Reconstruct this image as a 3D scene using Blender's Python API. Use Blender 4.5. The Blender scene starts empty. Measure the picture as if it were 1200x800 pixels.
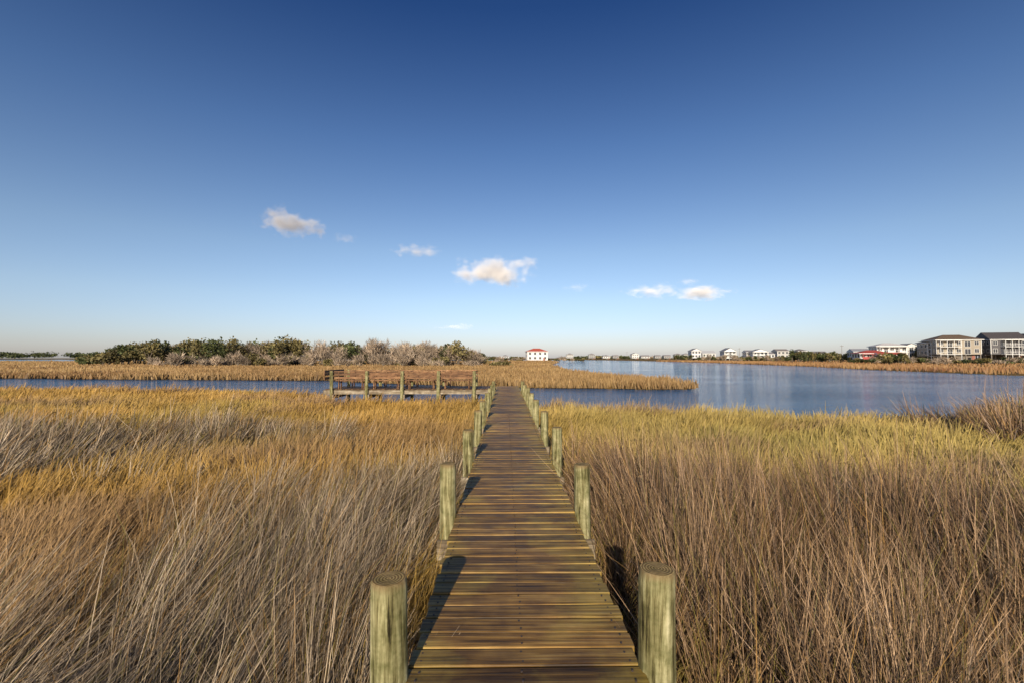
import bpy, math, random
import numpy as np
from mathutils import Vector, Matrix
random.seed(7); rng=np.random.default_rng(11)
scene=bpy.context.scene
scene.view_settings.view_transform='Standard'
scene.view_settings.look='None'
scene.view_settings.exposure=0
CAMZ=2.5; DECK=0.9

# ------------------------------------------------------------ helpers
def link(o,parent=None):
    scene.collection.objects.link(o)
    if parent: o.parent=parent
    return o
def empty(name,loc=(0,0,0),rot=0):
    e=bpy.data.objects.new(name,None); e.location=loc; e.rotation_euler=(0,0,rot); e.empty_display_size=.2
    return link(e)
class MB:
    def __init__(s): s.v=[];s.f=[];s.m=[];s.c=[]
    def box(s,c,size,mat=0,rot=None,col=None):
        hx,hy,hz=[a/2 for a in size]; b=len(s.v)
        for x,y,z in [(-1,-1,-1),(1,-1,-1),(1,1,-1),(-1,1,-1),(-1,-1,1),(1,-1,1),(1,1,1),(-1,1,1)]:
            p=Vector((x*hx,y*hy,z*hz))
            if rot is not None: p=rot@p
            s.v.append((p.x+c[0],p.y+c[1],p.z+c[2])); s.c.append(col if col else (1,1,1))
        for f in [(0,3,2,1),(4,5,6,7),(0,1,5,4),(1,2,6,5),(2,3,7,6),(3,0,4,7)]:
            s.f.append(tuple(b+i for i in f)); s.m.append(mat)
    def poly(s,vs,fs,mat=0,col=None):
        b=len(s.v)
        for v in vs: s.v.append(tuple(v)); s.c.append(col if col else (1,1,1))
        for f in fs: s.f.append(tuple(b+i for i in f)); s.m.append(mat)
    def obj(s,name,mats,parent=None,loc=(0,0,0),smooth=False,bevel=0):
        me=bpy.data.meshes.new(name); me.from_pydata(s.v,[],s.f); 
        for m in mats: me.materials.append(m)
        me.polygons.foreach_set('material_index',s.m)
        ca=me.color_attributes.new('Col','FLOAT_COLOR','POINT')
        arr=np.ones((len(s.v),4),dtype=np.float32); arr[:,:3]=np.array(s.c)
        ca.data.foreach_set('color',arr.ravel())
        if smooth: me.polygons.foreach_set('use_smooth',[True]*len(s.f))
        me.update()
        o=bpy.data.objects.new(name,me); o.location=loc
        link(o,parent)
        if bevel:
            bm=o.modifiers.new('bevel','BEVEL'); bm.width=bevel; bm.segments=2
        return o
def tube(mb,p0,p1,r0,r1,n=8,mat=0,cap=True,col=None):
    p0=Vector(p0);p1=Vector(p1);d=(p1-p0).normalized()
    a=d.orthogonal().normalized();b=d.cross(a)
    vs=[]
    for p,r in((p0,r0),(p1,r1)):
        for i in range(n):
            t=2*math.pi*i/n; q=p+a*math.cos(t)*r+b*math.sin(t)*r; vs.append(q)
    fs=[(i,(i+1)%n,n+(i+1)%n,n+i) for i in range(n)]
    if cap: fs.append(tuple(range(n,2*n)))
    mb.poly(vs,fs,mat,col)

# value noise
TAB=rng.random((256,256))
def vn(x,y,s=1.0,seed=0):
    x=np.asarray(x)/s+seed*17.3+1000; y=np.asarray(y)/s+seed*7.7+1000
    xi=np.floor(x).astype(int); yi=np.floor(y).astype(int); fx=x-xi; fy=y-yi
    fx=fx*fx*(3-2*fx); fy=fy*fy*(3-2*fy)
    g=lambda a,b: TAB[a&255,b&255]
    return (g(xi,yi)*(1-fx)+g(xi+1,yi)*fx)*(1-fy)+(g(xi,yi+1)*(1-fx)+g(xi+1,yi+1)*fx)*fy
def sd(poly,x,y):
    x=np.asarray(x,float);y=np.asarray(y,float)
    d=np.full(x.shape,1e18); ins=np.zeros(x.shape,bool); n=len(poly)
    for i in range(n):
        ax,ay=poly[i]; bx,by=poly[(i+1)%n]
        ex,ey=bx-ax,by-ay; wx=x-ax; wy=y-ay
        t=np.clip((wx*ex+wy*ey)/(ex*ex+ey*ey+1e-12),0,1)
        dx=wx-ex*t; dy=wy-ey*t; d=np.minimum(d,dx*dx+dy*dy)
        if ay!=by:
            c=((ay>y)!=(by>y))&(x<(bx-ax)*(y-ay)/(by-ay)+ax); ins^=c
    d=np.sqrt(d); return np.where(ins,d,-d)

# ------------------------------------------------------------ layout (metres, camera above origin looking +Y)
NEAR=[(-900,-200),(-900,44),(-120,36),(-60,34),(-36,32),(-20,31),(-13,28.5),(-9.5,25.8),(-4,24.6),(-1,23.4),(1.8,21),(7.3,19.3),(12.3,17),(15,16.6),(20,17),(40,20),(90,25),(900,30),(900,-200)]
MID=[(-900,52),(-60,55),(-20,50),(-10,44),(-3,39.5),(5,37),(12,35.6),(14.6,36),(15.4,37.5),(14.3,43),(11.6,57),(10.5,80),(12,120),(19,190),(30,270),(28,310),(-60,330),(-190,330),(-225,285),(-232,250),(-420,235),(-900,240)]
FAR=[(900,50),(150,52),(95,56),(73,62),(72,75),(78,100),(88,130),(93,165),(99,205),(106,266),(108,400),(95,520),(30,640),(-300,720),(-900,760),(-2800,800),(-2800,2900),(2800,2900),(2800,50)]
LAND=[NEAR,MID,FAR]
def landsd(x,y):
    s=np.maximum.reduce([sd(p,x,y) for p in LAND])
    dist=np.hypot(x,y)
    amp=np.clip(.03*dist,.4,6)
    return s+(vn(x,y,2.3,3)-.5)*amp*.6+(vn(x,y,9,4)-.5)*amp
RUSH_L=[(-.74,-3),(-.74,8.8),(-1.6,9.2),(-3.1,8.3),(-4.0,6.9),(-4.2,4.9),(-4.2,3.6),(-4.3,2.4),(-4.8,1),(-6,-3)]
RUSH_L2=[(-18,13),(-14,14.4),(-10,14.8),(-7,13.4),(-4.6,12.1),(-6.8,10.8),(-7.8,9.2),(-8.8,8.0),(-12,7.6),(-18,8)]
RUSH_R=[(.92,-3),(.92,9.2),(1.7,9.3),(3.1,8.3),(4.3,7.4),(5.4,6.6),(7.4,6.0),(14,6.0),(14,-3)]
RUSH_R2=[(13.0,12.8),(14.2,15.0),(21,15.4),(24,12),(14.0,11)]
def rushmask(x,y):
    s=np.maximum.reduce([sd(p,x,y) for p in(RUSH_L,RUSH_L2,RUSH_R,RUSH_R2)])
    return s+(vn(x,y,1.3,5)-.5)*1.7+(vn(x,y,.45,6)-.5)*.8

# ------------------------------------------------------------ materials
def newmat(name):
    m=bpy.data.materials.new(name); m.use_nodes=True; nt=m.node_tree
    b=nt.nodes['Principled BSDF']; return m,nt,b
def N(nt,t,**k):
    n=nt.nodes.new(t)
    for a,v in k.items(): setattr(n,a,v)
    return n
def plain(name,col,rough=.7,var=.15,scale=3,bump=0,metallic=0):
    m,nt,b=newmat(name)
    tc=N(nt,'ShaderNodeTexCoord'); no=N(nt,'ShaderNodeTexNoise'); no.inputs['Scale'].default_value=scale; no.inputs['Detail'].default_value=5
    nt.links.new(tc.outputs['Object'],no.inputs['Vector'])
    r=N(nt,'ShaderNodeValToRGB'); r.color_ramp.elements[0].position=.3; r.color_ramp.elements[1].position=.7
    r.color_ramp.elements[0].color=[c*(1-var) for c in col]+[1]; r.color_ramp.elements[1].color=[min(1,c*(1+var)) for c in col]+[1]
    nt.links.new(no.outputs['Fac'],r.inputs['Fac']); nt.links.new(r.outputs['Color'],b.inputs['Base Color'])
    b.inputs['Roughness'].default_value=rough; b.inputs['Metallic'].default_value=metallic
    if bump:
        bp=N(nt,'ShaderNodeBump'); bp.inputs['Strength'].default_value=bump; bp.inputs['Distance'].default_value=.02
        nt.links.new(no.outputs['Fac'],bp.inputs['Height']); nt.links.new(bp.outputs['Normal'],b.inputs['Normal'])
    return m
def leafmat(name,trans=.2,rough=.6,spec=.3):
    m,nt,b=newmat(name)
    at=N(nt,'ShaderNodeAttribute',attribute_name='Col')
    nt.links.new(at.outputs['Color'],b.inputs['Base Color']); b.inputs['Roughness'].default_value=rough
    b.inputs['Specular IOR Level'].default_value=spec
    if trans>0:
        tr=N(nt,'ShaderNodeBsdfTranslucent'); nt.links.new(at.outputs['Color'],tr.inputs['Color'])
        mx=N(nt,'ShaderNodeMixShader'); mx.inputs[0].default_value=trans
        nt.links.new(b.outputs[0],mx.inputs[1]); nt.links.new(tr.outputs[0],mx.inputs[2])
        nt.links.new(mx.outputs[0],nt.nodes['Material Output'].inputs['Surface'])
    return m
M_GRASS=leafmat('marsh_grass_blades',.15,.55,.3)
M_RUSH=leafmat('needle_rush_stems',0,.5,.35)
M_LEAF=leafmat('foliage_leaves',.12)
def woodmat(name,c0,c1,c2,axis='X',rough=.55,scale=1.0,grainbump=.4,usecol=True,algae=None,spec=.3):
    m,nt,b=newmat(name); L=nt.links.new
    tc=N(nt,'ShaderNodeTexCoord'); at=N(nt,'ShaderNodeAttribute',attribute_name='Col')
    mp=N(nt,'ShaderNodeMapping')
    st={'X':(1.2,38,20),'Z':(34,34,1.6),'Y':(38,1.2,20)}[axis]
    mp.inputs['Scale'].default_value=[a*scale for a in st]
    sep=N(nt,'ShaderNodeSeparateColor'); L(at.outputs['Color'],sep.inputs[0])
    ml=N(nt,'ShaderNodeMath',operation='MULTIPLY'); ml.inputs[1].default_value=37.0; L(sep.outputs[2],ml.inputs[0])
    cb=N(nt,'ShaderNodeCombineXYZ'); [L(ml.outputs[0],cb.inputs[i]) for i in range(3)]
    va=N(nt,'ShaderNodeVectorMath',operation='ADD'); L(tc.outputs['Object'],va.inputs[0]); L(cb.outputs[0],va.inputs[1]); L(va.outputs[0],mp.inputs['Vector'])
    n1=N(nt,'ShaderNodeTexNoise'); n1.inputs['Scale'].default_value=1; n1.inputs['Detail'].default_value=7; n1.inputs['Roughness'].default_value=.62; n1.inputs['Distortion'].default_value=.5
    L(mp.outputs[0],n1.inputs['Vector'])
    n2=N(nt,'ShaderNodeTexNoise'); n2.inputs['Scale'].default_value=4.5; n2.inputs['Detail'].default_value=6; L(va.outputs[0],n2.inputs['Vector'])
    r=N(nt,'ShaderNodeValToRGB'); e=r.color_ramp.elements; e[0].position=.34; e[0].color=(*c0,1); e[1].position=.7; e[1].color=(*c2,1)
    k=e.new(.5); k.color=(*c1,1); L(n1.outputs['Fac'],r.inputs['Fac'])
    col=r.outputs['Color']
    r2=N(nt,'ShaderNodeValToRGB'); r2.color_ramp.elements[0].position=.36; r2.color_ramp.elements[1].position=.66
    r2.color_ramp.elements[0].color=(.55,.5,.45,1); r2.color_ramp.elements[1].color=(1.12,1.12,1.08,1); L(n2.outputs['Fac'],r2.inputs['Fac'])
    mx=N(nt,'ShaderNodeMix',data_type='RGBA',blend_type='MULTIPLY'); mx.inputs['Factor'].default_value=1
    L(col,mx.inputs['A']); L(r2.outputs['Color'],mx.inputs['B']); col=mx.outputs['Result']
    if usecol:
        vm=N(nt,'ShaderNodeMix',data_type='RGBA',blend_type='MULTIPLY'); vm.inputs['Factor'].default_value=1
        L(col,vm.inputs['A']); cc=N(nt,'ShaderNodeCombineColor'); [L(sep.outputs[0],cc.inputs[i]) for i in range(3)]
        L(cc.outputs[0],vm.inputs['B']); col=vm.outputs['Result']
    if algae:
        n3=N(nt,'ShaderNodeTexNoise'); n3.inputs['Scale'].default_value=2.2; n3.inputs['Detail'].default_value=7; n3.inputs['Roughness'].default_value=.65; L(tc.outputs['Object'],n3.inputs['Vector'])
        sx=N(nt,'ShaderNodeSeparateXYZ'); L(tc.outputs['Object'],sx.inputs[0])
        ab=N(nt,'ShaderNodeMath',operation='SUBTRACT'); L(sx.outputs[0],ab.inputs[0]); ab.inputs[1].default_value=.0
        a2=N(nt,'ShaderNodeMath',operation='ABSOLUTE'); L(ab.outputs[0],a2.inputs[0])
        a3=N(nt,'ShaderNodeMath',operation='MULTIPLY_ADD'); L(a2.outputs[0],a3.inputs[0]); a3.inputs[1].default_value=.42; L(n3.outputs['Fac'],a3.inputs[2])
        mr=N(nt,'ShaderNodeMapRange'); mr.inputs['From Min'].default_value=.62; mr.inputs['From Max'].default_value=.9; mr.inputs['To Max'].default_value=.6; L(a3.outputs[0],mr.inputs['Value'])
        am=N(nt,'ShaderNodeMix',data_type='RGBA'); L(mr.outputs[0],am.inputs['Factor']); L(col,am.inputs['A']); 
        am2=N(nt,'ShaderNodeMix',data_type='RGBA',blend_type='MULTIPLY'); am2.inputs['Factor'].default_value=.75; am2.inputs['A'].default_value=(*algae,1)
        g3=N(nt,'ShaderNodeMapRange'); g3.inputs['From Min'].default_value=.35; g3.inputs['From Max'].default_value=.65; g3.inputs['To Min'].default_value=.4; g3.inputs['To Max'].default_value=1.2; L(n1.outputs['Fac'],g3.inputs['Value']); L(g3.outputs[0],am2.inputs['B'])
        L(am2.outputs['Result'],am.inputs['B']); col=am.outputs['Result']
    L(col,b.inputs['Base Color'])
    rr=N(nt,'ShaderNodeMapRange'); rr.inputs['To Min'].default_value=rough-.1; rr.inputs['To Max'].default_value=rough+.2; L(n2.outputs['Fac'],rr.inputs['Value']); L(rr.outputs[0],b.inputs['Roughness'])
    b.inputs['Specular IOR Level'].default_value=spec
    bp=N(nt,'ShaderNodeBump'); bp.inputs['Strength'].default_value=grainbump; bp.inputs['Distance'].default_value=.005; L(n1.outputs['Fac'],bp.inputs['Height']); L(bp.outputs['Normal'],b.inputs['Normal'])
    return m
M_PLANK=woodmat('weathered_decking',(.06,.03,.008),(.27,.145,.034),(.52,.33,.11),'X',.5,1,1.0,True,(.46,.34,.07),.35)
M_BEAM=woodmat('light_timber',(.14,.11,.07),(.34,.28,.2),(.5,.44,.35),'X',.7)
M_BROWN=woodmat('weathered_bench_timber',(.07,.035,.018),(.25,.13,.065),(.38,.23,.12),'X',.65)
def postmat():
    m,nt,b=newmat('green_treated_pile'); L=nt.links.new
    tc=N(nt,'ShaderNodeTexCoord'); mp=N(nt,'ShaderNodeMapping'); mp.inputs['Scale'].default_value=(26,26,1.5); L(tc.outputs['Object'],mp.inputs['Vector'])
    oi=N(nt,'ShaderNodeObjectInfo'); cb=N(nt,'ShaderNodeMath',operation='MULTIPLY'); cb.inputs[1].default_value=60; L(oi.outputs['Random'],cb.inputs[0])
    n1=N(nt,'ShaderNodeTexNoise',noise_dimensions='4D'); n1.inputs['Scale'].default_value=1; n1.inputs['Detail'].default_value=8; n1.inputs['Roughness'].default_value=.7; n1.inputs['Distortion'].default_value=.6; L(mp.outputs[0],n1.inputs['Vector']); L(cb.outputs[0],n1.inputs['W'])
    r=N(nt,'ShaderNodeValToRGB'); e=r.color_ramp.elements; e[0].position=.37; e[0].color=(.03,.024,.01,1); e[1].position=.68; e[1].color=(.66,.62,.42,1)
    for p,c in((.43,(.19,.17,.08)),(.54,(.38,.36,.205))):
        k=e.new(p); k.color=(*c,1)
    L(n1.outputs['Fac'],r.inputs['Fac'])
    n2=N(nt,'ShaderNodeTexNoise',noise_dimensions='4D'); n2.inputs['Scale'].default_value=9; n2.inputs['Detail'].default_value=7; n2.inputs['Roughness'].default_value=.65; L(tc.outputs['Object'],n2.inputs['Vector']); L(cb.outputs[0],n2.inputs['W'])
    r2=N(nt,'ShaderNodeValToRGB'); r2.color_ramp.elements[0].position=.35; r2.color_ramp.elements[1].position=.62
    r2.color_ramp.elements[0].color=(.45,.46,.32,1); r2.color_ramp.elements[1].color=(1.1,1.06,.97,1); L(n2.outputs['Fac'],r2.inputs['Fac'])
    mx=N(nt,'ShaderNodeMix',data_type='RGBA',blend_type='MULTIPLY'); mx.inputs['Factor'].default_value=1; L(r.outputs[0],mx.inputs['A']); L(r2.outputs[0],mx.inputs['B'])
    sp=N(nt,'ShaderNodeSeparateXYZ'); L(tc.outputs['Object'],sp.inputs[0]); cx=N(nt,'ShaderNodeCombineXYZ'); L(sp.outputs[0],cx.inputs[0]); L(sp.outputs[1],cx.inputs[1])
    ln=N(nt,'ShaderNodeVectorMath',operation='LENGTH'); L(cx.outputs[0],ln.inputs[0])
    n3=N(nt,'ShaderNodeMath',operation='MULTIPLY_ADD'); L(n2.outputs['Fac'],n3.inputs[0]); n3.inputs[1].default_value=.02; L(ln.outputs['Value'],n3.inputs[2])
    s=N(nt,'ShaderNodeMath',operation='MULTIPLY'); L(n3.outputs[0],s.inputs[0]); s.inputs[1].default_value=420
    sn=N(nt,'ShaderNodeMath',operation='SINE'); L(s.outputs[0],sn.inputs[0])
    r3=N(nt,'ShaderNodeMapRange'); r3.inputs['From Min'].default_value=-1; L(sn.outputs[0],r3.inputs['Value'])
    rg=N(nt,'ShaderNodeMix',data_type='RGBA'); L(r3.outputs[0],rg.inputs['Factor']); rg.inputs['A'].default_value=(.17,.1,.04,1); rg.inputs['B'].default_value=(.5,.37,.17,1)
    rg2=N(nt,'ShaderNodeMix',data_type='RGBA',blend_type='MULTIPLY'); rg2.inputs['Factor'].default_value=1; L(rg.outputs['Result'],rg2.inputs['A']); L(r2.outputs[0],rg2.inputs['B'])
    ge=N(nt,'ShaderNodeNewGeometry'); sg=N(nt,'ShaderNodeSeparateXYZ'); L(ge.outputs['Normal'],sg.inputs[0])
    gt=N(nt,'ShaderNodeMapRange'); gt.inputs['From Min'].default_value=.8; gt.inputs['From Max'].default_value=.95; L(sg.outputs[2],gt.inputs['Value'])
    ct=N(nt,'ShaderNodeMath',operation='MULTIPLY_ADD'); L(n2.outputs['Fac'],ct.inputs[0]); ct.inputs[1].default_value=.09; L(sp.outputs[2],ct.inputs[2])
    cr_=N(nt,'ShaderNodeMapRange'); cr_.inputs['From Min'].default_value=.0; cr_.inputs['From Max'].default_value=.045; cr_.inputs['To Max'].default_value=.75; L(ct.outputs[0],cr_.inputs['Value'])
    cm=N(nt,'ShaderNodeMix',data_type='RGBA'); L(cr_.outputs[0],cm.inputs['Factor']); L(mx.outputs['Result'],cm.inputs['A']); cm.inputs['B'].default_value=(.2,.13,.06,1)
    fm=N(nt,'ShaderNodeMix',data_type='RGBA'); L(gt.outputs[0],fm.inputs['Factor']); L(cm.outputs['Result'],fm.inputs['A']); L(rg2.outputs['Result'],fm.inputs['B'])
    L(fm.outputs['Result'],b.inputs['Base Color']); b.inputs['Roughness'].default_value=.8; b.inputs['Specular IOR Level'].default_value=.2
    bp=N(nt,'ShaderNodeBump'); bp.inputs['Strength'].default_value=1; bp.inputs['Distance'].default_value=.012; L(n1.outputs['Fac'],bp.inputs['Height']); L(bp.outputs['Normal'],b.inputs['Normal'])
    return m
M_POST=postmat()
M_NAIL=plain('rusty_nail',(.05,.035,.03),.6)

# ------------------------------------------------------------ terrain + water
def terrain():
    a=10.0
    ux=np.linspace(-6.35,6.35,520); uy=np.linspace(-2.2,6.35,380)
    xs=a*np.sinh(ux); ys=a*np.sinh(uy)
    X,Y=np.meshgrid(xs,ys); s=landsd(X,Y)
    w=np.clip(.02*np.hypot(X,Y),.5,6)
    t=np.clip((s+w)/(2*w),0,1); t=t*t*(3-2*t)
    far=np.clip((np.hypot(X,Y)-120)/200,0,1)*np.clip(s/30,0,1)
    Z=-.55+t*.68+ (vn(X,Y,1.3,8)-.5)*.1*t+far*.6
    nx,ny=len(xs),len(ys)
    co=np.stack([X,Y,Z],-1).reshape(-1,3).astype(np.float32)
    i=np.arange(nx*ny).reshape(ny,nx)
    f=np.stack([i[:-1,:-1],i[:-1,1:],i[1:,1:],i[1:,:-1]],-1).reshape(-1,4).astype(np.int32)
    me=bpy.data.meshes.new('ground'); me.vertices.add(len(co)); me.vertices.foreach_set('co',co.ravel())
    me.loops.add(f.size); me.loops.foreach_set('vertex_index',f.ravel()); me.polygons.add(len(f))
    me.polygons.foreach_set('loop_start',np.arange(len(f),dtype=np.int32)*4)
    me.polygons.foreach_set('use_smooth',np.ones(len(f),bool)); me.update(calc_edges=True)
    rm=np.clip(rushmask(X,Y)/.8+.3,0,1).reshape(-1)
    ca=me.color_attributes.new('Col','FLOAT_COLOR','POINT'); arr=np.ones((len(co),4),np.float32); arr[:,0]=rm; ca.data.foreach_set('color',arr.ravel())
    m,nt,b=newmat('marsh_ground'); L=nt.links.new
    tc=N(nt,'ShaderNodeTexCoord'); at=N(nt,'ShaderNodeAttribute',attribute_name='Col'); sp=N(nt,'ShaderNodeSeparateColor'); L(at.outputs['Color'],sp.inputs[0])
    n1=N(nt,'ShaderNodeTexNoise'); n1.inputs['Scale'].default_value=.25; n1.inputs['Detail'].default_value=8; L(tc.outputs['Object'],n1.inputs['Vector'])
    n2=N(nt,'ShaderNodeTexNoise'); n2.inputs['Scale'].default_value=14; n2.inputs['Detail'].default_value=6; L(tc.outputs['Object'],n2.inputs['Vector'])
    r=N(nt,'ShaderNodeValToRGB'); e=r.color_ramp.elements; e[0].position=.3; e[0].color=(.2,.12,.035,1); e[1].position=.7; e[1].color=(.38,.25,.07,1); L(n1.outputs['Fac'],r.inputs['Fac'])
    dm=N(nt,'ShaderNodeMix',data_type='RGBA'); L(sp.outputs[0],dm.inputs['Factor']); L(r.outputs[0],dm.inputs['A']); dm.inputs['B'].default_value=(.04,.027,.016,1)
    r2=N(nt,'ShaderNodeValToRGB'); r2.color_ramp.elements[0].position=.35; r2.color_ramp.elements[0].color=(.4,.37,.33,1); r2.color_ramp.elements[1].position=.65; L(n2.outputs['Fac'],r2.inputs['Fac'])
    mx=N(nt,'ShaderNodeMix',data_type='RGBA',blend_type='MULTIPLY'); mx.inputs['Factor'].default_value=1; L(dm.outputs['Result'],mx.inputs['A']); L(r2.outputs[0],mx.inputs['B'])
    L(mx.outputs['Result'],b.inputs['Base Color']); b.inputs['Roughness'].default_value=.9; b.inputs['Specular IOR Level'].default_value=.1
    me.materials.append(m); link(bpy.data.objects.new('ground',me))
terrain()
def water():
    mb=MB(); S=2990
    mb.poly([(-S,-60,0),(S,-60,0),(S,S,0),(-S,S,0)],[(0,1,2,3)])
    m,nt,b=newmat('rippled_water'); L=nt.links.new
    tc=N(nt,'ShaderNodeTexCoord'); mp=N(nt,'ShaderNodeMapping'); mp.inputs['Scale'].default_value=(.55,1.5,1); mp.inputs['Rotation'].default_value=(0,0,.12); L(tc.outputs['Object'],mp.inputs['Vector'])
    n1=N(nt,'ShaderNodeTexNoise'); n1.inputs['Scale'].default_value=1.5; n1.inputs['Detail'].default_value=6; n1.inputs['Roughness'].default_value=.6; L(mp.outputs[0],n1.inputs['Vector'])
    n2=N(nt,'ShaderNodeTexNoise'); n2.inputs['Scale'].default_value=.06; n2.inputs['Detail'].default_value=4; L(mp.outputs[0],n2.inputs['Vector'])
    mr=N(nt,'ShaderNodeMapRange'); mr.inputs['From Min'].default_value=.4; mr.inputs['From Max'].default_value=.6; mr.inputs['To Min'].default_value=.4; mr.inputs['To Max'].default_value=1; L(n2.outputs['Fac'],mr.inputs['Value'])
    bp=N(nt,'ShaderNodeBump'); bp.inputs['Distance'].default_value=.26; L(mr.outputs[0],bp.inputs['Strength']); L(n1.outputs['Fac'],bp.inputs['Height']); L(bp.outputs['Normal'],b.inputs['Normal'])
    b.inputs['Base Color'].default_value=(.03,.14,.30,1); b.inputs['Roughness'].default_value=.06; b.inputs['IOR'].default_value=1.36
    mb.obj('water',[m])
water()

# ------------------------------------------------------------ grass
def blades(name,P,H,W,az,lean,bend,col,segs,mat,tipcol=None,base=None):
    n=len(P); lv=segs+1
    t=np.linspace(0,1,lv)
    th=lean[:,None]+bend[:,None]*(t[None,:]-.0)
    dl=H[:,None]/segs
    thm=(th[:,1:]+th[:,:-1])/2
    hz=np.concatenate([np.zeros((n,1)),np.cumsum(np.sin(thm)*dl,1)],1)
    vz=np.concatenate([np.zeros((n,1)),np.cumsum(np.cos(thm)*dl,1)],1)
    ca,sa=np.cos(az)[:,None],np.sin(az)[:,None]
    C=np.stack([P[:,0,None]+hz*ca,P[:,1,None]+hz*sa,P[:,2,None]+vz],-1)
    fa=rng.uniform(-1.1,1.1,n); 
    wd=np.stack([np.cos(fa),np.sin(fa),np.zeros(n)],-1)
    taper=(1-.8*t**2)
    off=wd[:,None,:]*(W[:,None]*taper[None,:]*.5)[:,:,None]
    V=np.stack([C-off,C+off],2).reshape(-1,3).astype(np.float32)
    base_i=(np.arange(n)*lv*2)[:,None]; k=np.arange(segs)[None,:]*2
    f=np.stack([base_i+k,base_i+k+1,base_i+k+3,base_i+k+2],-1).reshape(-1,4).astype(np.int32)
    me=bpy.data.meshes.new(name); me.vertices.add(len(V)); me.vertices.foreach_set('co',V.ravel())
    me.loops.add(f.size); me.loops.foreach_set('vertex_index',f.ravel()); me.polygons.add(len(f))
    me.polygons.foreach_set('loop_start',np.arange(len(f),dtype=np.int32)*4); me.update(calc_edges=True)
    if tipcol is None: tipcol=col
    if base is None: base=col
    tt=t[None,:,None]
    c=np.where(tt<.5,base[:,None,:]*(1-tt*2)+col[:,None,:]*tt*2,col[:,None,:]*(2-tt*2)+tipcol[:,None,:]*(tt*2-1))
    c=np.repeat(c,2,axis=1).reshape(-1,3)
    arr=np.ones((len(V),4),np.float32); arr[:,:3]=np.clip(c,0,1)
    at=me.color_attributes.new('Col','FLOAT_COLOR','POINT'); at.data.foreach_set('color',arr.ravel())
    me.materials.append(mat); o=bpy.data.objects.new(name,me); link(o); return o
def scatter(bands,dens,side=1.25,pad=2.5,xmax=1e9):
    out=[]
    for y0,y1 in zip(bands[:-1],bands[1:]):
        ym=(abs(y0)+abs(y1))/2; hw=min(side*max(y1,0)+pad,xmax)
        n=int(dens(max(ym,.8))*(y1-y0)*2*hw)
        out.append(np.stack([rng.uniform(-hw,hw,n),rng.uniform(y0,y1,n)],-1))
    return np.concatenate(out)
def mixc(a,b,t): return a[None,:]*(1-t[:,None])+b[None,:]*t[:,None]
A=lambda *c: np.array(c,float)
def clear_dock(x,y,m=.0):
    on=(x>-.66-m)&(x<.87+m)&(y<26.3)
    plat=(x>-9.6)&(x<.9)&(y>23.2)&(y<26.6)
    return ~(on|plat)

# --- needle rush in tussocks
C=scatter(list(range(-1,17)),lambda d: 12)
rm=rushmask(C[:,0],C[:,1]); ls=landsd(C[:,0],C[:,1])
thin=vn(C[:,0],C[:,1],.9,12)
keep=((rm>0)&(rng.random(len(C))<.28+1.05*thin))|((rm>-1.6)&(rng.random(len(C))<.06)); keep&=(ls>.2)&clear_dock(C[:,0],C[:,1],.02)
C=C[keep]; rk=rm[keep]; cd=np.hypot(C[:,0],C[:,1]); nc=len(C)
cnt=np.clip(215*np.maximum(cd,1.5)**-.62*rng.uniform(.35,1.7,nc),8,190).astype(int)
idx=np.repeat(np.arange(nc),cnt); n=len(idx)
spread=rng.uniform(.05,.12,nc)[idx][:,None]
off=rng.normal(0,1,(n,2))*spread; P=C[idx]+off
x,y=P.T; ok=clear_dock(x,y,.0); P=P[ok]; idx=idx[ok]; off=off[ok]; x,y=P.T; n=len(P); d=np.hypot(x,y); left=x<0
cl=vn(x,y,.9,21); c2=vn(C[:,0],C[:,1],1.5,22)[idx]; c3=vn(C[:,0],C[:,1],2.2,23)[idx]
Hc=(rng.normal(1.0,.14,nc)*(.68+.62*vn(C[:,0],C[:,1],1.3,25)))[idx]
H=Hc*rng.normal(1.04,.13,n); short=rng.random(n)<.28; H[short]*=rng.uniform(.35,.85,short.sum())
neardock=np.minimum(np.abs(x+.7),np.abs(x-.9)); H*=np.clip(.78+neardock*.35+(cl-.5)*.3,0,1)
H*=np.where(rk[idx]<.5,.88,1.0); far2=(y>7)&left; H[far2]*=.82
rngc=lambda s: rng.normal(0,s,nc)[idx]
waz=np.where(left,.3,2.1)+(c2-.5)*2.9+rngc(.4)
wl=np.where(left,.66,.34)+(c3-.5)*.8+rngc(.18); wl=np.where(neardock<.5,wl*.55,wl)
vx=np.cos(waz)*np.sin(wl)+off[:,0]*2.6+rng.normal(0,.09,n); vy=np.sin(waz)*np.sin(wl)+off[:,1]*2.6+rng.normal(0,.09,n)
az=np.arctan2(vy,vx); lean=np.arcsin(np.clip(np.hypot(vx,vy),0,.93))
wild=rng.random(n)<.07; az[wild]=rng.uniform(0,6.28,wild.sum()); lean[wild]=rng.uniform(.5,1.35,wild.sum())
bend=rng.normal(.2,.32,n)
W=np.maximum(.0052,d*.00115)*rng.uniform(.6,1.4,n)
tc_=np.clip((rng.random(nc)[idx]*.7+rng.random(n)*.45+(cl-.6)*.4),0,1)**1.3
cL=mixc(A(.115,.075,.04),A(.62,.49,.34),tc_); cR=mixc(A(.11,.056,.026),A(.53,.355,.205),tc_)
col=np.where(left[:,None],cL,cR)
g=rng.random(n)<.11; col[g]=A(.22,.18,.045)*rng.uniform(.6,1.3,(g.sum(),1))
og=rng.random(n)<.11; col[og]=A(.42,.24,.08)*rng.uniform(.5,1.1,(og.sum(),1))
dk=rng.random(n)<.26; col[dk]*=.3
tip=col*A(1.2,1.19,1.18); tip[rng.random(n)<.3]*=.5  # tips lightened in colour to suggest sunlight on them, some darkened at random
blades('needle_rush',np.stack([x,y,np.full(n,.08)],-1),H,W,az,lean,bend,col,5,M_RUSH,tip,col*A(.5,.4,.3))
print('rush',n)
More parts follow.
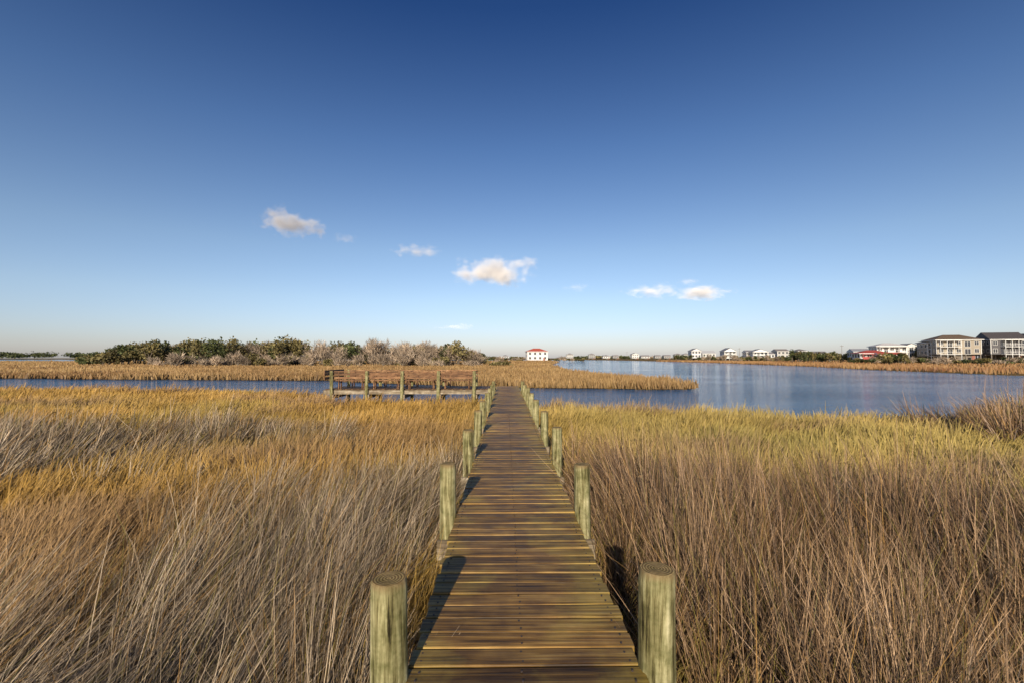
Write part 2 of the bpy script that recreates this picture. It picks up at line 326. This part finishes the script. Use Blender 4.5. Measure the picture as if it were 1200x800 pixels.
# --- golden short grass
bands=[-1,1,2,3,4,5,6,7,8,9,10,12,14,16,18,20,22,25,28,32,37]
P=scatter(bands,lambda d:min(900,5500*d**-1.2))
x,y=P.T; rm=rushmask(x,y); ls=landsd(x,y); nearm=sd(NEAR,x,y)>-2
keep=(ls>-.05)&nearm&clear_dock(x,y,.0)&((rm<.4)|(rng.random(len(x))<.10))&(rng.random(len(x))<.45+.9*vn(x,y,.35,36))
P=P[keep]; x,y=P.T; n=len(P); d=np.hypot(x,y); cl=vn(x,y,.8,31); c2=vn(x,y,4.5,32); c3=vn(x*.45,y,1.1,33)
H=rng.normal(.47,.11,n)*(.6+.7*cl); 
az=.5+(vn(x,y,1.6,37)-.5)*4+rng.normal(0,.7,n); lean=.35+rng.normal(0,.25,n); bend=np.abs(rng.normal(.5,.35,n))
W=np.maximum(.0045,d*.0013)*rng.uniform(.6,1.5,n)
side=np.clip((x+3)/6,0,1)
gold=mixc(A(.64,.395,.105),A(.64,.46,.14),side); dark=mixc(A(.33,.19,.045),A(.31,.235,.07),side)
tt=np.clip(rng.random(n)*.6+c3*.6-.1,0,1)[:,None]
col=dark*(1-tt)+gold*tt
gr=np.clip((c2-.5)*3,0,1)[:,None]*.4; col=col*(1-gr)+A(.33,.29,.075)*gr
br=np.clip((vn(x*.4,y,1.5,35)-.6)*5,0,1)[:,None]*.65; col=col*(1-br)+A(.34,.215,.125)*br
H=H*(1+.3*br[:,0]); col*=rng.uniform(.65,1.15,(n,1))
blades('golden_marsh_grass',np.stack([x,y,np.full(n,.08)],-1),H,W,az,lean,bend,col,3,M_GRASS,col*1.12,col*.6)  # tip colour raised to stand in for sunlight on the tips
print('gold',n)
# --- mid marsh (spit)
P=scatter([34,36,38,40,43,47,52,58,66,78,95,120,160,210,290],lambda d:min(50,70000*d**-2.0) ,1.25,4,300)
x,y=P.T; ls=landsd(x,y); ms=sd(MID,x,y)>-2.5
keep=(ls>-.1)&ms
P=P[keep]; x,y=P.T; n=len(P); d=np.hypot(x,y); cl=vn(x,y,2.5,41); c2=vn(x*.35,y,5,42)
H=rng.normal(.66,.14,n)*(.65+.6*cl)+np.clip((d-60)*.0015,0,.2); W=d*.0020*rng.uniform(.6,1.5,n)
az=rng.uniform(0,6.28,n); lean=np.abs(rng.normal(.15,.2,n)); bend=np.abs(rng.normal(.25,.25,n))
tt=np.clip(rng.random(n)*.5+c2*.8-.15,0,1)
col=mixc(A(.23,.125,.05),A(.5,.33,.14),tt)*rng.uniform(.65,1.15,(n,1))
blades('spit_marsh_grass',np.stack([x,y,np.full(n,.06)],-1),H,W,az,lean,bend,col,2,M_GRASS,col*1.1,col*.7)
print('mid',n)
# --- far marsh (right shore)
P=np.stack([rng.uniform(60,330,80000),rng.uniform(45,330,80000)],-1)
x,y=P.T; ls=landsd(x,y); fs=sd(FAR,x,y)
keep=(ls>-.3)&(fs>-5)&(x<1.3*y+30)&(rng.random(len(x))<np.where(fs<25,1,.25)); P=P[keep]; x,y=P.T; n=len(P); d=np.hypot(x,y); c2=vn(x,y,12,52)
H=rng.normal(.8,.15,n); W=d*.002*rng.uniform(.7,1.5,n)
tt=np.clip(rng.random(n)*.5+c2*.7-.1,0,1); col=mixc(A(.22,.10,.045),A(.45,.27,.11),tt)
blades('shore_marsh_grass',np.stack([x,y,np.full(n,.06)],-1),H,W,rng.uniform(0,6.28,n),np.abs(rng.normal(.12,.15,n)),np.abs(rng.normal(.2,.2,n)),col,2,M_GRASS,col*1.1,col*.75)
print('far',n)

# ------------------------------------------------------------ boardwalk
bw=empty('boardwalk')
XL,XR=-.506,.712; XC=(XL+XR)/2; WW=XR-XL
mb=MB(); nl=MB(); yy=-2.5; pitch=.147
while yy<26.1:
    r=random.uniform(.68,1.3)
    if random.random()<.14: r*=.62
    zj=random.uniform(-.003,.003); lx=random.uniform(-.012,.012); ww=.135+random.uniform(-.005,.002)
    rot=Matrix.Rotation(random.uniform(-.006,.006),3,'Z')@Matrix.Rotation(random.uniform(-.004,.004),3,'Y')@Matrix.Rotation(random.uniform(-.025,.025),3,'X')
    mb.box((XC+lx,yy,DECK-.02+zj),(WW+random.uniform(-.01,.012),ww,.038),0,rot,(r,r,random.random()))
    if yy<13:
        for sx in(XL+.06,XC-.02,XR-.06):
            for dy in(-.035,.035):
                px=sx+random.uniform(-.008,.008); py=yy+dy+random.uniform(-.006,.006)
                tube(nl,(px,py,DECK-.006),(px,py,DECK+.0035),.006,.006,8)
    yy+=pitch
mb.obj('planks',[M_PLANK],bw,bevel=.007)
nl.obj('nails',[M_NAIL],bw)
mb=MB()
for sx in(XL+.05,XC,XR-.05):
    for k in range(8):
        y0=-2.4+k*3.6; mb.box((sx,y0+1.8,DECK-.04-.1),(.045,3.59,.19),0,None,(random.uniform(.6,.9),1,random.random()))
mb.obj('stringers',[woodmat('stringer_timber',(.05,.04,.025),(.16,.12,.07),(.28,.22,.13),'Y',.75)],bw,bevel=.004)
def pile(name,x,y,top,parent,r=.083,tilt=.014,bottom=-.6):
    mb=MB(); n=24; prof=[(bottom-top,1.08),(-.9,1.05),(-.5,1.03),(-.25,1.0),(-.06,1.0),(-.014,.985),(-.004,.95),(0,.90)]
    ph=random.uniform(0,6); vs=[];fs=[]
    for z,s in prof:
        jx,jy=random.uniform(-.002,.002),random.uniform(-.002,.002)
        for i in range(n):
            a=2*math.pi*i/n; rr=r*s*(1+.025*math.sin(2*a+ph)+.014*math.sin(5*a+ph*2)); vs.append((rr*math.cos(a)+jx,rr*math.sin(a)+jy,z))
    for j in range(len(prof)-1):
        for i in range(n): fs.append((j*n+i,j*n+(i+1)%n,(j+1)*n+(i+1)%n,(j+1)*n+i))
    fs.append(tuple((len(prof)-1)*n+i for i in range(n)))
    mb.poly(vs,fs); o=mb.obj(name,[M_POST],parent,(x,y,top),smooth=True)
    for p in o.data.polygons:
        if len(p.vertices)>4: p.use_smooth=False
    o.rotation_euler=(random.uniform(-tilt,tilt),random.uniform(-tilt,tilt),random.uniform(0,6))
    return o
tops_l=[.49,.50,.47,.49,.46,.5,.48,.47,.5,.48]; tops_r=[.5,.485,.5,.47,.49,.48,.5,.46,.49,.5]
cb=MB()
for i in range(9):
    y0=2.37+2.43*i
    pile('post_left_%d'%(i+1),-.598+random.uniform(-.012,.012),y0+random.uniform(-.03,.03),DECK+tops_l[i],bw,.083+random.uniform(-.006,.006))
    pile('post_right_%d'%(i+1),.803+random.uniform(-.012,.012),y0+.04+random.uniform(-.03,.03),DECK+tops_r[i],bw,.085+random.uniform(-.006,.006))
    cb.box((XC,y0-.115,DECK-.34),(1.6,.045,.19),0,None,(1,1,random.random()))
    cb.box((XC,y0+.125,DECK-.34),(1.6,.045,.19),0,None,(1,1,random.random()))
pile('post_left_0',-.598,-.06,DECK+.49,bw); pile('post_right_0',.803,-.02,DECK+.49,bw)
cb.obj('cross_beams',[M_BEAM],bw,bevel=.004)

# ------------------------------------------------------------ platform with benches
pf=empty('dock_platform')
x0,x1,y0,y1=-9.3,XL-.01,23.5,26.1
mb=MB(); xx=x0+.07
while xx<x1-.05:
    r=random.uniform(.6,1.2); mb.box((xx,(y0+y1)/2,DECK-.02+random.uniform(-.003,.003)),(.139,y1-y0,.038),0,None,(r,r,random.random())); xx+=.147
mb.obj('deck_boards',[woodmat('platform_decking',(.05,.025,.01),(.18,.1,.04),(.3,.19,.08),'Y',.55)],pf,bevel=.005)
mb=MB()
mb.box(((x0+x1)/2,y0-.03,DECK-.15),(x1-x0,.05,.2),0,None,(1.0,1,.3))
mb.box(((x0+x1)/2,y1+.03,DECK-.15),(x1-x0,.05,.2),0,None,(.7,1,.6))
mb.box((x0-.03,(y0+y1)/2,DECK-.15),(.05,y1-y0+.1,.2),0,None,(.8,1,.6))
for xp in(-8.9,-7.1,-5.3,-3.45,-1.62):
    mb.box((xp+.12,(y0+y1)/2,DECK-.36),(.06,y1-y0+.5,.19),0,None,(1.2,1,random.random()))
for k in range(14): mb.box((x0+.35+k*.62,(y0+y1)/2,DECK-.14),(.045,y1-y0-.02,.19),0,None,(.6,1,random.random()))
mb.obj('fascia_and_joists',[M_BEAM],pf)
for i,xp in enumerate((-8.9,-7.1,-5.3,-3.45,-1.62)):
    pile('front_post_%d'%i,xp,y0-.14,DECK+.95,pf,.085); pile('back_post_%d'%i,xp-.1,y1+.14,DECK+.95,pf,.085)
mb=MB()
def rail(ya,inner):
    for k in range(4):
        xa=[-8.9,-7.1,-5.3,-3.45,-1.62]; a=xa[k];b=xa[k+1]; c=(a+b)/2
        r=random.uniform(.8,1.2)
        mb.box((c,ya+inner*.11,DECK+.9),(b-a-.004,.2,.04),0,None,(r*1.5,1,random.random()))
        for z in(.58,.77): 
            r=random.uniform(.7,1.3); mb.box((c,ya+inner*.045,DECK+z),(b-a-.004,.04,.11),0,None,(r,1,random.random()))
        for j in range(3): mb.box((c,ya+inner*(.2+j*.15),DECK+.44),(b-a-.004,.14,.04),0,None,(random.uniform(.8,1.3),1,random.random()))
        for xs in(a+.3,b-.3):
            mb.box((xs,ya+inner*.16,DECK+.21),(.05,.09,.42),0,None,(1,1,.2)); mb.box((xs,ya+inner*.5,DECK+.21),(.05,.09,.42),0,None,(1,1,.7))
            mb.box((xs,ya+inner*.1,DECK+.64),(.05,.05,.46),0,None,(1,1,.2))
rail(y0-.05,1); rail(y1+.05,-1)
for z in(.55,.76,.9): mb.box((x0+.02,(y0+y1)/2,DECK+z),(.04,y1-y0+.2,.13),0,None,(1,1,.4))
mb.obj('bench_seats_and_backs',[M_BROWN],pf,bevel=.005)

# ------------------------------------------------------------ trees
def leafcloud(name,crowns,leaf=.3,trunk=True):
    Vs=[];Cs=[];tr=MB(); tw=[]
    for (cx,cy,cz,rx,ry,rz,kind,nl) in crowns:
        nb=random.randint(7,11); basec=A(*{'g':(.075,.085,.028),'o':(.17,.14,.055),'t':(.36,.28,.2)}[kind])*random.uniform(.75,1.3)
        for k in range(nb):
            u=rng.normal(size=3); u/=np.linalg.norm(u); rr=random.random()**.4*.68
            c=A(cx+u[0]*rx*rr,cy+u[1]*ry*rr,cz+abs(u[2])*rz*rr if u[2]<-.4 else cz+u[2]*rz*rr); br=random.uniform(.32,.55)
            m=max(12,int(nl/nb)); q=rng.normal(size=(m,3)); q/=np.linalg.norm(q,axis=1)[:,None]; q*=(rng.random(m)**.45)[:,None]
            pp=c+q*A(rx,ry,rz)*br; pp[:,2]=np.maximum(pp[:,2],.35)
            a=rng.normal(size=(m,3)); a/=np.linalg.norm(a,axis=1)[:,None]; b=np.cross(a,rng.normal(size=(m,3))); b/=np.linalg.norm(b,axis=1)[:,None]
            s=leaf*rng.uniform(.5,1.3,(m,1))
            if kind=='t': a=q+A(0,0,.7)+rng.normal(0,.4,(m,3)); a/=np.linalg.norm(a,axis=1)[:,None]; sa=s*2.2; sb=s*.22
            else: sa=s; sb=s*.7
            v=np.stack([pp-a*sa-b*sb*.3,pp-b*sb,pp+a*sa,pp+b*sb],1)
            Vs.append(v.reshape(-1,3)); cc=basec*random.uniform(.6,1.5)*rng.uniform(.6,1.4,(m,1)); Cs.append(np.repeat(cc,4,axis=0))
            if trunk and k<5: tube(tr,(cx+u[0]*.3,cy,max(.4,cz-rz*.5)),tuple(c),.1,.04,5,1,False,(.2,.16,.12))
        if trunk: tube(tr,(cx,cy,-.1),(cx+random.uniform(-.3,.3),cy,max(.6,cz-rz*.3)),.2,.12,6,1,False,(.2,.16,.12))
    V=np.concatenate(Vs); C=np.concatenate(Cs); nl=len(V)
    if len(tr.v):
        V=np.concatenate([V,np.array(tr.v)]); C=np.concatenate([C,np.array(tr.c)*.9])
    f=np.arange(nl).reshape(-1,4).tolist()+[tuple(i+nl for i in q) for q in tr.f]
    me=bpy.data.meshes.new(name); me.from_pydata(V.tolist(),[],f); at=me.color_attributes.new('Col','FLOAT_COLOR','POINT')
    arr=np.ones((len(V),4),np.float32); arr[:,:3]=np.clip(C,0,1); at.data.foreach_set('color',arr.ravel()); me.materials.append(M_LEAF)
    link(bpy.data.objects.new(name,me))
cr=[]
for i in range(220):
    yb=random.uniform(116,165); px=random.uniform(108,568) 
    xx=(px-593)/533*yb
    edge=min((px-100)/60,1)*min((585-px)/60,1)
    h=random.uniform(4.8,8.0)*(.35+.65*max(edge,0))
    if 190<px<260 or 330<px<360: h*=1.12
    kind=('g' if random.random()<.5 else 'o') if (px<345 and random.random()<.82) else ('t' if random.random()<.72 else ('o' if random.random()<.6 else 'g'))
    if kind=='t': h*=.95
    r=random.uniform(2.4,4.4); cr.append((xx,yb,h*.55,r,r,h*.48,kind,480))
for i in range(90):
    yb=random.uniform(104,118); px=random.uniform(180,600); xx=(px-593)/533*yb; h=random.uniform(1.6,4.2)*min(1,(640-px)/160+.2)
    cr.append((xx,yb,h*.5,random.uniform(1.2,2.4),1.5,h*.5,'t' if random.random()<.75 else 'o',260))
leafcloud('maritime_thicket',cr,.32)
cr=[]
for i in range(130):
    yb=random.uniform(740,800); xx=-yb*random.uniform(.55,1.25); h=random.uniform(9,14); cr.append((xx,yb,h*.5,14,8,h*.5,'g',110))
for i in range(120):
    yb=random.uniform(690,760); xx=yb*random.uniform(-.6,.6); h=random.uniform(3,6.5); cr.append((xx,yb,h*.5,13,8,h*.5,random.choice('ggot'),80))
leafcloud('distant_treeline',cr,1.3,False)
cr=[]
def shrubs(pxa,pxb,da,db,ha,hb,n,kinds='ggo'):
    for i in range(n):
        yb=random.uniform(da,db); px=random.uniform(pxa,pxb); h=random.uniform(ha,hb); r=random.uniform(1.5,3.2)
        cr.append(((px-593)/533*yb,yb,h*.5+.3,r,r,h*.52,random.choice(kinds),260))
shrubs(930,1000,205,235,3.5,6.4,40); shrubs(1000,1095,165,176,1,2.6,26,'got'); shrubs(1040,1075,150,165,2.4,4.4,10); shrubs(1095,1210,146,160,1,2.8,30,'got')
shrubs(790,860,300,345,2.5,5,26,'gto'); shrubs(860,940,260,300,1.5,4.2,34,'got'); shrubs(1082,1096,195,205,6,9,7); shrubs(575,690,300,320,1,2.6,34,'tog')
leafcloud('shore_shrubs',cr,.38)

# ------------------------------------------------------------ houses
M_GLASS=plain('window_glass',(.03,.04,.055),.08,.1)
M_TRIM=plain('white_trim',(.75,.74,.7),.5,.04)
M_PIL=plain('grey_piling',(.2,.17,.14),.8)
def house(name,px,dist,w,dep,floors,base,roof,wall,roofc,rise=1.8,balc=True,fh=2.9,rot=0,over=.5,nwin=4,trimc=None,bfrac=(0,1),balsolid=False):
    e=empty(name,((px-593)/533*dist,dist,.6),rot)
    mw=plain(name+'_siding',wall,.7,.06,.8); mr=plain(name+'_shingles',roofc,.85,.2,4)
    H=base+floors*fh
    mb=MB(); mb.box((0,dep/2,base+floors*fh/2),(w,dep,floors*fh)); 
    mb.obj('walls',[mw],e)
    mb=MB()
    if base>0.5:
        for i in range(max(3,int(w/3))):
            for j in(0.2,dep/2,dep-.2):
                xx=-w/2+.2+i*(w-.4)/(max(3,int(w/3))-1); mb.box((xx,j,base/2-.6),(.3,.3,base+1.2))
        mb.box((w*.18,dep*.55,base/2-.3),(w*.5,dep*.7,base+.58)); mb.obj('pilings_and_storage',[M_PIL],e)
    else:
        mb.box((0,dep/2,-.31),(w+.1,dep+.1,.6)); mb.obj('foundation',[M_PIL],e)
    mb=MB(); a,b=w/2+over,dep/2+over; cy=dep/2; z=H
    if roof=='hip':
        k=max(a-b,.6); vs=[(-a,cy-b,z),(a,cy-b,z),(a,cy+b,z),(-a,cy+b,z),(-k,cy,z+rise),(k,cy,z+rise)]
        mb.poly(vs,[(0,1,5,4),(1,2,5),(2,3,4,5),(3,0,4),(0,3,2,1)])
    elif roof=='gable':
        vs=[(-a,cy-b,z),(a,cy-b,z),(a,cy+b,z),(-a,cy+b,z),(-a,cy,z+rise),(a,cy,z+rise)]
        mb.poly(vs,[(0,1,5,4),(2,3,4,5),(0,3,2,1)]); mb.poly([(-a,cy-b,z),(-a,cy+b,z),(-a,cy,z+rise)],[(0,1,2)],1); mb.poly([(a,cy-b,z),(a,cy+b,z),(a,cy,z+rise)],[(0,1,2)],1)
    else:
        vs=[(-a,cy-b,z),(a,cy-b,z),(a,cy+b,z),(-a,cy+b,z),(0,cy-b,z+rise),(0,cy+b,z+rise)]
        mb.poly(vs,[(0,4,5,3),(1,2,5,4),(0,3,2,1)]); mb.poly([(-a+.4,cy-b+.02,z),(a-.4,cy-b+.02,z),(0,cy-b+.02,z+rise-.2)],[(0,1,2)],1); mb.poly([(-a,cy+b,z),(a,cy+b,z),(0,cy+b,z+rise)],[(0,1,2)],1)
    mb.obj('roof',[mr,mw],e)
    mb=MB(); mb.box((0,-over+.04,H-.12),(w+2*over,.1,.24)); mb.box((-w/2-over+.06,dep/2,H-.12),(.1,dep+.8,.24)); 
    for sx in(-1,1): mb.box((sx*(w/2+.004),-.004,base+floors*fh/2),(.22,.22,floors*fh-.3))
    gl=MB()
    for f in range(floors):
        zc=base+f*fh+1.45
        for i in range(nwin):
            xx=-w/2+w*(i+.5)/nwin; dr=balc and i%2==1; ww=min(w/nwin*.62,1.9 if dr else 1.3); hh=2.1 if dr else 1.45; zz=zc-(.3 if dr else 0)
            mb.box((xx,-.03,zz),(ww+.2,.08,hh+.2)); gl.box((xx,-.06,zz),(ww,.06,hh)); mb.box((xx,-.1,zz),(.08,.03,hh))
        for i in range(3):
            yy=dep*(i+.5)/3
            mb.box((-w/2-.03,yy,zc),(.08,1.4,1.6)); gl.box((-w/2-.06,yy,zc),(.06,1.1,1.35))
    gl.obj('windows',[M_GLASS],e)
    mb.obj('window_frames_and_trim',[M_TRIM],e)
    mb=MB(); mb.box((w*.32,-.05,base*.5+.1 if base>.5 else 1.0),(1.0,.09,2.0)); mb.obj('door',[plain(name+'_door',(.3,.1,.06),.5)],e)
    if balc:
        mb=MB(); mt=plain(name+'_rail',trimc,.6,.05) if trimc else M_TRIM; bd=1.9
        bx0=-w*.48+w*.96*bfrac[0]; bx1=-w*.48+w*.96*bfrac[1]; bc=(bx0+bx1)/2; bwid=bx1-bx0
        for f in range(floors):
            z0=base+f*fh-.02
            if f==0 and base<.5: continue
            mb.box((bc,-bd/2-.12,z0),(bwid,bd,.18)); mb.box((bc,-bd-.1,z0+1.0),(bwid,.08,.08))
            if balsolid: mb.box((bc,-bd-.1,z0+.53),(bwid,.05,.8))
            else:
                k=int(bwid*1.3)
                for i in range(k+1): mb.box((bx0+bwid*i/k,-bd-.1,z0+.55),(.05,.05,.82))
        for i in range(4): mb.box((bx0+.1+(bwid-.2)*i/3,-bd-.02,(base+floors*fh)/2-.3),(.16,.16,base+floors*fh+.3))
        mb.box((bc,-bd/2-.3,H-.36),(bwid+.1,bd+.2,.12))
        mb.obj('balcony',[mt],e)
    return e
house('tan_beach_house',1130,180,14.5,9,2,3.3,'hip',(.36,.31,.24),(.14,.095,.06),2.1,True,2.9,-.3,.7,5,None,(0,.5))
house('tan_beach_house',1107,186,8,8,2,2.6,'hip',(.42,.37,.3),(.16,.11,.07),1.5,True,2.8,-.3,.6,3)
house('gray_beach_house',1190,176,11,9,2,3.3,'gable',(.1,.095,.1),(.07,.06,.06),2.9,True,2.9,-.3,.5,4,None,(.3,.9))
house('gray_beach_house',1174,180,6.5,8,2,2.8,'front',(.14,.13,.13),(.09,.075,.075),2.4,False,2.8,-.3,.4,2)
house('gray_beach_house',1214,178,9,9,2,3.1,'front',(.12,.115,.12),(.08,.07,.07),2.6,True,2.9,-.3,.5,3)
house('white_cottage',1030,190,11,8,1,1.4,'hip',(.72,.7,.67),(.4,.07,.05),1.3,True,2.5,-.3,.6,5,(.45,.06,.05),(0,1),True)
house('white_cottage',1050,196,11,8,2,1.6,'hip',(.78,.76,.73),(.6,.57,.54),1.4,True,2.7,-.3,.6,5)
house('white_cottage',1050,184,8,6,1,.8,'gable',(.72,.7,.67),(.42,.08,.05),1.1,False,2.3,-.3,.5,3)
house('white_cottage',1014,200,6,7,1,2.2,'gable',(.7,.7,.7),(.3,.3,.32),1.3,False,2.5,-.3,.4,3)
house('white_cottage',1073,202,6.5,8,2,1.6,'front',(.72,.7,.66),(.3,.28,.27),1.6,False,2.6,-.3,.4,3)
house('white_cottage',893,300,9,9,2,1,'front',(.75,.75,.73),(.3,.3,.31),1.8,True,2.5,-.2,.4,4)
house('white_cottage',882,310,6,9,2,1.0,'gable',(.7,.7,.68),(.25,.24,.24),1.4,True,2.4,-.2,.4,3)
house('white_cottage',904,315,6,9,1,1.8,'gable',(.7,.7,.7),(.3,.28,.27),1.4,False,2.7,-.2,.4,3)
house('white_cottage',857,330,8,9,2,1.6,'front',(.75,.75,.73),(.22,.22,.24),2.4,True,2.6,-.1,.4,3)
house('white_cottage',832,335,9,9,1,2.4,'gable',(.72,.72,.7),(.5,.5,.5),2.0,False,2.8,-.1,.5,4)
house('white_cottage',817,330,6.5,9,2,1.8,'front',(.7,.7,.7),(.3,.3,.3),1.8,False,2.6,-.1,.4,3)
house('white_cottage',920,330,8,9,2,1.6,'gable',(.5,.49,.46),(.25,.22,.2),1.6,False,2.6,-.1,.4,3)
house('tan_beach_house',943,340,8,9,2,1.8,'hip',(.4,.36,.3),(.2,.18,.17),1.6,True,2.6,-.1,.4,3)
house('tan_beach_house',966,300,8,9,1,2,'gable',(.45,.42,.36),(.2,.18,.17),1.6,False,2.7,-.1,.4,3)
house('red_roofed_house',630,290,13,9,2,.4,'hip',(.8,.76,.72),(.5,.1,.06),2.0,False,2.8,.1,.5,4)
for i,(px,w,c) in enumerate([(711,10,.7),(722,8,.3),(745,9,.7),(757,12,.6),(772,8,.4),(783,9,.3),(796,10,.7),(694,9,.3),(668,9,.5),(592,10,.4),(806,9,.5)]):
    house('distant_cottage',px,random.uniform(600,680),w,9,random.choice([1,2]),1.5,random.choice(['gable','hip','front']),(c,c,c*.97),(.25,.22,.21),1.7,False,2.6,0,.4,3)

for px,d_ in((735,560),(868,340),(990,260),(1052,240)):
    mb=MB(); tube(mb,(0,0,-.5),(0,0,9.5),.12,.09,8); mb.box((0,0,8.9),(2.2,.12,.14)); 
    for q in(-.95,-.35,.35,.95): tube(mb,(q,0,8.97),(q,0,9.2),.04,.03,6)
    mb.obj('utility_pole',[M_PIL],None,((px-593)/533*d_,d_,.3))

# ------------------------------------------------------------ clouds (volumes)
def cloudmat():
    m=bpy.data.materials.new('cloud_vapour'); m.use_nodes=True; nt=m.node_tree; nt.nodes.clear(); L=nt.links.new
    out=N(nt,'ShaderNodeOutputMaterial'); pv=N(nt,'ShaderNodeVolumePrincipled'); L(pv.outputs[0],out.inputs['Volume'])
    pv.inputs['Color'].default_value=(1,.98,.98,1); pv.inputs['Anisotropy'].default_value=-.5
    tc=N(nt,'ShaderNodeTexCoord'); oi=N(nt,'ShaderNodeObjectInfo')
    ln=N(nt,'ShaderNodeVectorMath',operation='LENGTH'); L(tc.outputs['Object'],ln.inputs[0])
    ml=N(nt,'ShaderNodeMath',operation='MULTIPLY'); L(oi.outputs['Random'],ml.inputs[0]); ml.inputs[1].default_value=50
    mp=N(nt,'ShaderNodeMapping'); mp.inputs['Scale'].default_value=(1.9,1,.9); L(tc.outputs['Object'],mp.inputs['Vector'])
    no=N(nt,'ShaderNodeTexNoise',noise_dimensions='4D'); no.inputs['Scale'].default_value=1.5; no.inputs['Detail'].default_value=7; no.inputs['Roughness'].default_value=.64; L(mp.outputs[0],no.inputs['Vector']); L(ml.outputs[0],no.inputs['W'])
    a=N(nt,'ShaderNodeMath',operation='MULTIPLY_ADD'); L(no.outputs['Fac'],a.inputs[0]); a.inputs[1].default_value=3.0; a.inputs[2].default_value=-.84
    s=N(nt,'ShaderNodeMath',operation='SUBTRACT'); L(a.outputs[0],s.inputs[0]); L(ln.outputs['Value'],s.inputs[1])
    k=N(nt,'ShaderNodeMath',operation='MULTIPLY',use_clamp=True); L(s.outputs[0],k.inputs[0]); k.inputs[1].default_value=1.1
    d=N(nt,'ShaderNodeMath',operation='MULTIPLY'); L(k.outputs[0],d.inputs[0]); L(oi.outputs['Alpha'],d.inputs[1])
    d2=N(nt,'ShaderNodeMath',operation='MULTIPLY'); L(d.outputs[0],d2.inputs[0]); d2.inputs[1].default_value=.028
    L(d2.outputs[0],pv.inputs['Density'])
    return m
MC=cloudmat(); D=2600
for px,py,w,h,den in [(343,265,96,34,.8),(324,251,50,24,.6),(403,279,36,14,.3),(487,294,66,18,.45),(583,318,116,46,1),(766,341,78,20,.5),(820,344,96,23,.8),(808,330,38,11,.3),(676,337,46,11,.12),(535,383,60,10,.2)]:
    mb=MB(); mb.box((0,0,0),(2,2,2)); o=mb.obj('cloud',[MC],None,((px-593)/533*D,D,CAMZ+(419-py)/533*D)); s=D/533/2
    o.scale=(w*s,w*s*.6,h*s); o.color=(1,1,1,den)

# ------------------------------------------------------------ light
EL=math.radians(20.0); AZ=math.atan2(.2,1.4)
trav=Vector((math.sin(AZ)*math.cos(EL),math.cos(AZ)*math.cos(EL),-math.sin(EL)))
sl=bpy.data.lights.new('sun','SUN'); sl.energy=5; sl.angle=math.radians(.5); sl.color=(1,.87,.68)
so=bpy.data.objects.new('sun',sl); so.rotation_euler=trav.to_track_quat('-Z','Y').to_euler(); link(so)
w=bpy.data.worlds.new('World'); scene.world=w; w.use_nodes=True; nt=w.node_tree; L=nt.links.new
sky=nt.nodes.new('ShaderNodeTexSky'); sky.sky_type='NISHITA'; sky.sun_disc=False; sky.sun_elevation=EL; sky.sun_rotation=math.pi+AZ
sky.air_density=1.0; sky.dust_density=.6; sky.ozone_density=3.0; sky.altitude=0
tc=N(nt,'ShaderNodeTexCoord'); sp=N(nt,'ShaderNodeSeparateXYZ'); L(tc.outputs['Generated'],sp.inputs[0])
r=N(nt,'ShaderNodeValToRGB'); e=r.color_ramp.elements; e[0].position=0; e[0].color=(1.12,1.08,1.38,1); e[1].position=1; e[1].color=(.16,.33,.62,1)
for p,c in((.05,(1.2,1.14,1.36)),(.12,(1.3,1.2,1.28)),(.22,(1.22,1.15,1.18)),(.42,(.7,.82,1.02)),(.62,(.24,.43,.74))):
    k=e.new(p); k.color=(*c,1)
L(sp.outputs[2],r.inputs['Fac'])
mx=N(nt,'ShaderNodeMix',data_type='RGBA',blend_type='MULTIPLY'); mx.inputs['Factor'].default_value=1; mx.clamp_result=False
L(sky.outputs[0],mx.inputs['A']); L(r.outputs[0],mx.inputs['B'])
bg=nt.nodes['Background']; bg.inputs['Strength'].default_value=.105
L(mx.outputs['Result'],bg.inputs['Color'])

# ------------------------------------------------------------ camera
cam=bpy.data.cameras.new('camera'); cam.lens=16; cam.sensor_width=36; cam.clip_end=8000; cam.clip_start=.05
co=bpy.data.objects.new('camera',cam); co.location=(0,0,CAMZ); co.rotation_euler=(math.radians(92.04),0,math.radians(-.75)); link(co)
scene.camera=co
